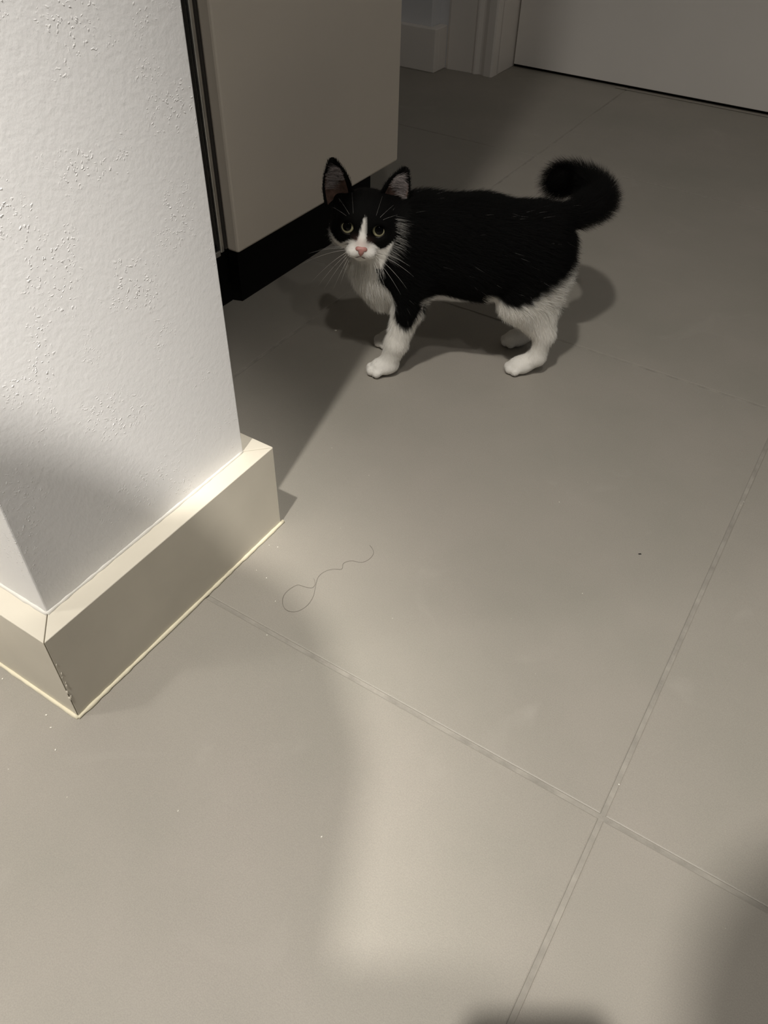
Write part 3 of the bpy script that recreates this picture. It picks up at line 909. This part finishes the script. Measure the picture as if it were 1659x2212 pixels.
def cap_mesh(name, R, ang, bulge=0.0):
    """spherical cap round +Y"""
    V = [(0, R + bulge, 0)]; F = []
    NR, NS = 6, 28
    for a in range(1, NR + 1):
        th = ang * a / NR
        for k in range(NS):
            ph = 2 * math.pi * k / NS
            rr = R + bulge * (1 - a / NR)
            V.append((rr * math.sin(th) * math.cos(ph), rr * math.cos(th), rr * math.sin(th) * math.sin(ph)))
    for k in range(NS):
        F.append((0, 1 + (k + 1) % NS, 1 + k))
    for a in range(NR - 1):
        for k in range(NS):
            i = 1 + a * NS
            F.append((i + k, i + (k + 1) % NS, i + NS + (k + 1) % NS, i + NS + k))
    me = mesh_from(name, V, F, None)
    return me
def hrot(yaw_deg, pitch_deg=0):
    a = math.radians(yaw_deg); b = math.radians(pitch_deg)
    m = Matrix([list(r) for r in HM]).to_4x4()
    return m @ Matrix.Rotation(a, 4, 'Z') @ Matrix.Rotation(b, 4, 'X')
def eye(sgn):
    R = 0.0094
    bm = bmesh.new(); bmesh.ops.create_uvsphere(bm, u_segments=28, v_segments=18, radius=R)
    o = from_bm('eye', bm, M_EYE, KIT, True)
    o.matrix_local = Matrix.Translation(hp(sgn * 1.68, 1.80, 0.20)) @ hrot(-sgn * 6, 12)
    ir = cap_mesh('iris', R + 0.00012, math.radians(50)); ir.materials.append(M_IRIS)
    link('iris', ir, None, o)
    pu = cap_mesh('pupil', R + 0.00026, math.radians(30)); pu.materials.append(M_PUPIL)
    link('pupil', pu, None, o)
eye(-1); eye(1)
# eyelids: dark rims following the eye opening
M_LID = simple('eyelid', (0.012, 0.010, 0.009), 0.45, spec=0.3)
for s_ in (-1, 1):
    pts = []
    for k in range(25):
        a = 2 * math.pi * k / 24
        x = 0.76 * math.cos(a); z = 0.70 * math.sin(a)
        z += -0.10 * (x * -s_)                  # inner corner lower
        yy = math.sqrt(max(0, 1.0 ** 2 - x * x - z * z))
        pts.append(hp(s_ * 1.68 + x, 1.80 + yy, 0.20 + z))
    link('eyelid', tube_mesh('eyelid', pts, [0.00085] * 25, 8), M_LID, KIT, True)

# ---- nose leather and mouth
M_NOSE = simple('nose_leather', (0.50, 0.235, 0.205), 0.42, noise=0.12, nscale=300, bump=0.2, bscale=900)
def nose():
    N = Field(hp(0, 4.0, -1.6) - 0.013, hp(0, 4.0, -1.6) + 0.013, 0.0007)
    def e(c, r, k=0.003): N.ell(hp(*c), np.array(r) * cm, k, HM)
    e((0, 4.02, -1.42), (0.56, 0.27, 0.26))
    e((-0.34, 3.95, -1.50), (0.29, 0.25, 0.22)); e((0.34, 3.95, -1.50), (0.29, 0.25, 0.22))
    e((0, 4.06, -1.74), (0.32, 0.24, 0.30)); e((0, 3.96, -2.06), (0.12, 0.16, 0.24))
    for s_ in (-1, 1):
        N.ell(hp(s_ * 0.38, 4.18, -1.68), np.array((0.14, 0.10, 0.07)) * cm, 0.0008, HM, True)
    V, F = N.skin(1)
    return mesh_from('nose', V, F, M_NOSE)
link('nose', nose(), None, KIT)
M_MOUTH = simple('mouth_line', (0.10, 0.055, 0.05), 0.6)
mpts = [hp(x, y, z) for x, y, z in ((-1.05, 3.30, -2.48), (-0.7, 3.68, -2.52), (-0.35, 3.86, -2.44), (0, 3.88, -2.30), (0.35, 3.86, -2.44), (0.7, 3.68, -2.52), (1.05, 3.30, -2.48))]
link('mouth', tube_mesh('mouth', catmull(mpts, 4), [0.00045] * 25, 6), M_MOUTH, KIT, True)

# ---- whiskers
M_WH = simple('whisker', (0.85, 0.83, 0.78), 0.35)
def whisker(root, d, L, droop, r=0.00017):
    root = np.array(root, float); d = np.array(d, float); d /= np.linalg.norm(d)
    pts = [hp(*(root + d * L * t + np.array((0, -0.25, -1.0)) * droop * t * t)) for t in np.linspace(0, 1, 9)]
    link('whisker', tube_mesh('whisker', pts, [r * (1 - 0.85 * t) for t in np.linspace(0, 1, 9)], 5), M_WH, KIT, True)
for s_ in (-1, 1):
    for i, (x, z, dx, dy, dz, L, dr) in enumerate([(1.30, -1.45, 1.0, 0.25, 0.10, 4.6, 1.1), (1.40, -1.65, 1.0, 0.30, -0.10, 5.0, 1.3), (1.35, -1.85, 0.95, 0.35, -0.38, 5.0, 1.4),
                                                   (1.25, -2.00, 0.85, 0.35, -0.62, 4.6, 1.3), (1.15, -2.10, 0.70, 0.35, -0.85, 4.4, 1.0), (1.05, -2.15, 0.50, 0.35, -1.0, 4.0, 0.8),
                                                   (0.95, -2.10, 0.28, 0.35, -1.0, 3.2, 0.5), (1.42, -1.55, 1.0, 0.1, -0.02, 3.4, 0.6)]):
        whisker((s_ * x, 3.55 - 0.12 * i, z - 0.22), (s_ * (dx + rng.normal(0, 0.05)), dy, dz + rng.normal(0, 0.05)), L * rng.uniform(0.9, 1.08), dr)
    for (x, z, dx, dz, L) in ((1.15, 1.25, 0.05, 1.0, 3.2), (1.35, 1.25, 0.45, 0.9, 2.8), (1.55, 1.2, 0.75, 0.7, 2.3)):
        whisker((s_ * x, 2.5, z), (s_ * (dx + 0.08), 0.55, dz), L * 1.25, 0.3, 0.00009)

# ---------------------------------------------------------------- the person taking the picture, bending down over the phone
PB = np.array((0.190, -0.520, 0.0)); PRT = np.array((0.854, 0.520, 0.0)); PFW = np.array((-0.520, 0.854, 0.0))
PER = empty('person', tuple(PB))
tag(PER, 'person in dark sweater and grey trousers bending down with a phone', 'person')
def pw(x, y, z):
    return np.array((x, y, z)) - PB
camp = np.array((0, 0, CAM_Z)); vR, vU, vF = (np.array(v) for v in (AX_R, AX_U, AX_F))
PHC = camp - vF * 0.0125 - vU * 0.040 - vR * 0.022 - PB          # phone centre, person frame
B = Field(np.array((-0.48, -0.42, -0.02)), np.array((0.36, 0.68, 1.36)), 0.0075)
HC = pw(0.065, -0.119, 1.20)
tl_ = math.radians(32)                                             # head tips down towards the phone
HD = PFW * math.cos(tl_) - np.array((0, 0, 1)) * math.sin(tl_); HUp = PFW * math.sin(tl_) + np.array((0, 0, 1)) * math.cos(tl_)
PM = np.stack([PRT, HD, HUp], 1)
TM = np.stack([PRT, PFW, np.array((0, 0, 1.0))], 1)
B.ell(HC, (0.0619, 0.0791, 0.0929), 0.0000, PM)
B.ell(HC + HD * 0.0301 - HUp * 0.0387, (0.0473, 0.0499, 0.0559), 0.0172, PM)
B.ell(HC + HD * 0.0834 - HUp * 0.0103, (0.0120, 0.0155, 0.0215), 0.0103, PM)          # nose
B.ell(HC + HD * 0.0705 - HUp * 0.0499, (0.0206, 0.0103, 0.0086), 0.0069, PM)          # lips
for s_ in (-1, 1):
    B.ell(HC + PRT * s_ * 0.0645 - HUp * 0.0086, (0.0086, 0.0155, 0.0258), 0.0069, PM)  # ears
    B.ell(HC + PRT * s_ * 0.0275 + HD * 0.0791 + HUp * 0.0103, (0.0146, 0.0103, 0.0095), 0.0069, PM, True)
SHC = pw(0.085, -0.205, 1.010)                                                  # between the shoulders
HIP = pw(0.215, -0.560, 0.830)
B.cone(HC - HUp * 0.05 - HD * 0.03, SHC, 0.052, 0.062, 0.02)
B.cone(SHC - PRT * 0.13, SHC + PRT * 0.13, 0.062, 0.062, 0.03)
mid1 = SHC * 0.72 + HIP * 0.28 - np.array((0, 0, 0.03)); mid2 = SHC * 0.35 + HIP * 0.65
B.ell(mid1, (0.165, 0.130, 0.110), 0.04, TM); B.ell(mid2, (0.150, 0.130, 0.115), 0.05, TM); B.ell(HIP, (0.170, 0.125, 0.130), 0.05, TM)
for s_ in (-1, 1):
    kn = pw(0.190, -0.400, 0.450) + PRT * s_ * 0.12; an = pw(0.205, -0.520, 0.085) + PRT * s_ * 0.12
    B.cone(HIP + PRT * s_ * 0.085, kn, 0.088, 0.060, 0.02)                        # thigh
    B.cone(kn, an, 0.058, 0.042, 0.01)                                            # shin
    B.cone(an - np.array((0, 0, 0.040)), an + PFW * 0.155 - np.array((0, 0, 0.052)), 0.042, 0.030, 0.012)   # foot
    sh = SHC + PRT * s_ * 0.170 - np.array((0, 0, 0.015))
    el = sh + PRT * s_ * 0.020 - PFW * 0.030 - np.array((0, 0, 0.255))
    wr = PHC + vR * s_ * 0.072 - vU * 0.060 - vF * 0.035
    B.cone(sh, el, 0.056, 0.043, 0.02); B.cone(el, wr, 0.043, 0.027, 0.01)
    palm = PHC + vR * s_ * 0.060 - vU * 0.030 - vF * 0.010
    B.cone(wr, palm, 0.025, 0.020, 0.012)
    for q in range(4):                                                            # fingers round the back of the phone
        k1 = PHC + vR * s_ * (0.054 - 0.002 * q) + vU * (-0.008 - 0.018 * q) + vF * 0.012
        k2 = PHC + vR * s_ * (0.036 - 0.004 * q) + vU * (-0.004 - 0.018 * q) + vF * 0.0155
        k3 = PHC + vR * s_ * (0.014 - 0.003 * abs(q - 1.2)) + vU * (-0.002 - 0.018 * q) + vF * 0.0145
        B.cone(palm, k1, 0.013, 0.0095, 0.006); B.cone(k1, k2, 0.0092, 0.0085, 0.003); B.cone(k2, k3, 0.0085, 0.0072, 0.002)
    t1 = PHC + vR * s_ * 0.046 - vU * 0.012 - vF * 0.020
    t2 = PHC + vR * s_ * 0.020 + vU * 0.006 - vF * 0.0150
    B.cone(palm, t1, 0.014, 0.011, 0.006); B.cone(t1, t2, 0.0105, 0.0085, 0.003)
B.floor_cut(0.002)
PV, PF_ = B.skin(1)
M_SKN = simple('skin', (0.56, 0.36, 0.27), 0.55)
M_SWE = simple('dark_sweater', (0.05, 0.055, 0.07), 0.9, noise=0.2, nscale=90, bump=0.4, bscale=260)
M_TRO = simple('grey_trousers', (0.13, 0.13, 0.14), 0.9, noise=0.15, nscale=120, bump=0.3, bscale=300)
M_SOC = simple('socks', (0.30, 0.29, 0.28), 0.9)
pme = mesh_from('body', PV, PF_, M_SKN)
for m_ in (M_SWE, M_TRO, M_SOC):
    pme.materials.append(m_)
C_ = PV[PF_].mean(1)
hand = np.linalg.norm(C_ - PHC, axis=1) < 0.105
headf = (np.linalg.norm(C_ - HC, axis=1) < 0.135) & (((C_ - SHC) @ HUp) > 0.035)
mi = np.where(C_[:, 2] > 0.80, 1, 2)
arm = (C_ @ PFW) > (HIP @ PFW) + 0.22
mi = np.where(arm & (C_[:, 2] > 0.45), 1, mi)
mi = np.where(C_[:, 2] < 0.10, 3, mi)
mi = np.where(hand | headf, 0, mi)
pme.polygons.foreach_set('material_index', mi.astype(np.int32))
link('body', pme, None, PER)
# thick hair swept to one side
Hh = Field(HC - 0.24, HC + 0.19, 0.007)
Hh.ell(HC + HUp * 0.011 - HD * 0.010, (0.076, 0.092, 0.100), 0.0, PM)
for s_ in (-1, 1):
    Hh.cone(HC + PRT * s_ * 0.054 - HD * 0.013, HC + PRT * s_ * 0.050 - HD * 0.04 - HUp * 0.08, 0.026, 0.020, 0.02)
Hh.ell(HC - PRT * 0.030 + HUp * 0.012, (0.072, 0.080, 0.084), 0.02, PM)
Hh.ell(HC + HD * 0.076 - HUp * 0.039, (0.052, 0.054, 0.076), 0.01, PM, True)
hv, hf = Hh.skin(1)
link('hair', mesh_from('hair', hv, hf, simple('brown_hair', (0.035, 0.022, 0.015), 0.6, noise=0.4, nscale=180)), None, PER)
M_EW = simple('eye_white', (0.75, 0.73, 0.70), 0.2)
for s_ in (-1, 1):
    bm = bmesh.new(); bmesh.ops.create_uvsphere(bm, u_segments=16, v_segments=10, radius=0.0115)
    eo = from_bm('eye', bm, M_EW, PER, True); eo.location = HC + PRT * s_ * 0.027 + HD * 0.067 + HUp * 0.010
    bm = bmesh.new(); bmesh.ops.create_uvsphere(bm, u_segments=12, v_segments=8, radius=0.006)
    io = from_bm('iris', bm, M_PUPIL, eo, True); io.location = HD * 0.0072

# phone in their hands
PHO = empty('smartphone', tuple(PHC + PB))
tag(PHO, 'dark smartphone held upright in the hands of the bending person', 'phone')
PHO.matrix_world = Matrix(((vR[0], vU[0], -vF[0], (PHC + PB)[0]), (vR[1], vU[1], -vF[1], (PHC + PB)[1]), (vR[2], vU[2], -vF[2], (PHC + PB)[2]), (0, 0, 0, 1)))
def slab(name, w, h, z0, z1, rad, mat, bev=0.001, cx=0, cy=0):
    pts = []
    for (sx, sy, a0) in ((1, 1, 0), (-1, 1, 90), (-1, -1, 180), (1, -1, 270)):
        for k in range(7):
            a = math.radians(a0 + 15 * k)
            pts.append((cx + sx * (w / 2 - rad) + rad * math.cos(a), cy + sy * (h / 2 - rad) + rad * math.sin(a)))
    return prism(name, pts, 'z', z0, z1, mat, PHO)
M_PH = simple('phone_shell', (0.03, 0.03, 0.035), 0.25)
slab('case', 0.0715, 0.1467, -0.0038, 0.0036, 0.011, M_PH)
slab('screen', 0.066, 0.141, 0.0037, 0.0039, 0.009, simple('phone_screen', (0.02, 0.02, 0.02), 0.1))
slab('camera_bump', 0.030, 0.030, -0.0052, -0.0039, 0.008, M_PH, cx=0.0165, cy=0.044)

# ---------------------------------------------------------------- small things on the floor
M_HAIR1 = simple('loose_hair', (0.09, 0.075, 0.06), 0.6)
HA = [(-0.3104, 0.3858), (-0.3049, 0.3804), (-0.3049, 0.3748), (-0.3119, 0.3721), (-0.3186, 0.3701), (-0.3217, 0.3590), (-0.3201, 0.3500),
      (-0.3135, 0.3424), (-0.3062, 0.3408), (-0.2996, 0.3447), (-0.2959, 0.3549), (-0.2975, 0.3669), (-0.3030, 0.3785), (-0.3076, 0.3891),
      (-0.3065, 0.3987), (-0.3014, 0.4055), (-0.2947, 0.4100), (-0.2975, 0.4172), (-0.2929, 0.4242), (-0.2837, 0.4276), (-0.2796, 0.4352),
      (-0.2801, 0.4442), (-0.2846, 0.4491), (-0.2893, 0.4513)]
hc = catmull([(x, y, 0.0007) for x, y in HA], 4)
ho = link('hair_strand', tube_mesh('hair_strand', hc, [0.00010] * len(hc), 5), M_HAIR1, None, True)
tag(ho, 'single long dark hair lying in a loop on the floor tile', 'hair')
M_CRUMB = simple('pale_crumb', (0.82, 0.79, 0.72), 0.6)
M_CRUMBD = simple('dark_crumb', (0.012, 0.011, 0.010), 0.7)
def crumb_bm(bm, x, y, r, stretch=1.0, ang=0.0):
    g0 = bmesh.ops.create_icosphere(bm, subdivisions=1, radius=r)['verts']
    for v in g0:
        v.co = v.co * random.uniform(0.8, 1.15)
        a, b = v.co.x * stretch, v.co.y
        v.co.x = a * math.cos(ang) - b * math.sin(ang) + x
        v.co.y = a * math.sin(ang) + b * math.cos(ang) + y
        v.co.z = v.co.z * 0.6 + r * 0.6
bm = bmesh.new()
crumb_bm(bm, -0.0580, 0.5901, 0.0008, 2.4, 0.55)
tag(from_bm('dark_crumb', bm, M_CRUMBD), 'tiny black elongated crumb on the middle floor tile', 'crumb')
bm = bmesh.new()
crumb_bm(bm, -0.5475, 0.7626, 0.0014, 1.3, 0.4)
tag(from_bm('pale_crumb', bm, M_CRUMB), 'small white crumb on the tile in front of the kitten', 'crumb')
bm = bmesh.new()
for x, y in ((-0.4082, 0.5552), (0.0101, 0.3451), (-0.2219, 0.3863), (-0.3730, 0.3966), (-0.3644, 0.3994), (-0.3627, 0.3639), (-0.3483, 0.3614), (-0.3237, 0.3436),
             (-0.3060, 0.3088), (-0.1555, 0.6155), (-0.0868, 0.5104), (-0.2603, 0.1454), (-0.4641, 0.1507), (-0.4060, 0.1471), (-0.3939, 0.1414), (-0.3377, 0.1082),
             (-0.3929, 0.0992), (-0.3754, 0.1300), (0.0089, 0.7185), (0.0105, 0.7256), (-0.1592, 0.1875), (-0.3476, 0.5394)):
    crumb_bm(bm, x, y, random.uniform(0.00035, 0.0007), random.uniform(1, 1.6), random.uniform(0, 3))
for _ in range(40):
    crumb_bm(bm, random.uniform(-0.37, 0.2), random.uniform(0.15, 1.3), random.uniform(0.00012, 0.00028))
tag(from_bm('floor_dust', bm, M_CRUMB), 'scattered fine white dust specks on the floor tiles', 'dust', kind='stuff')
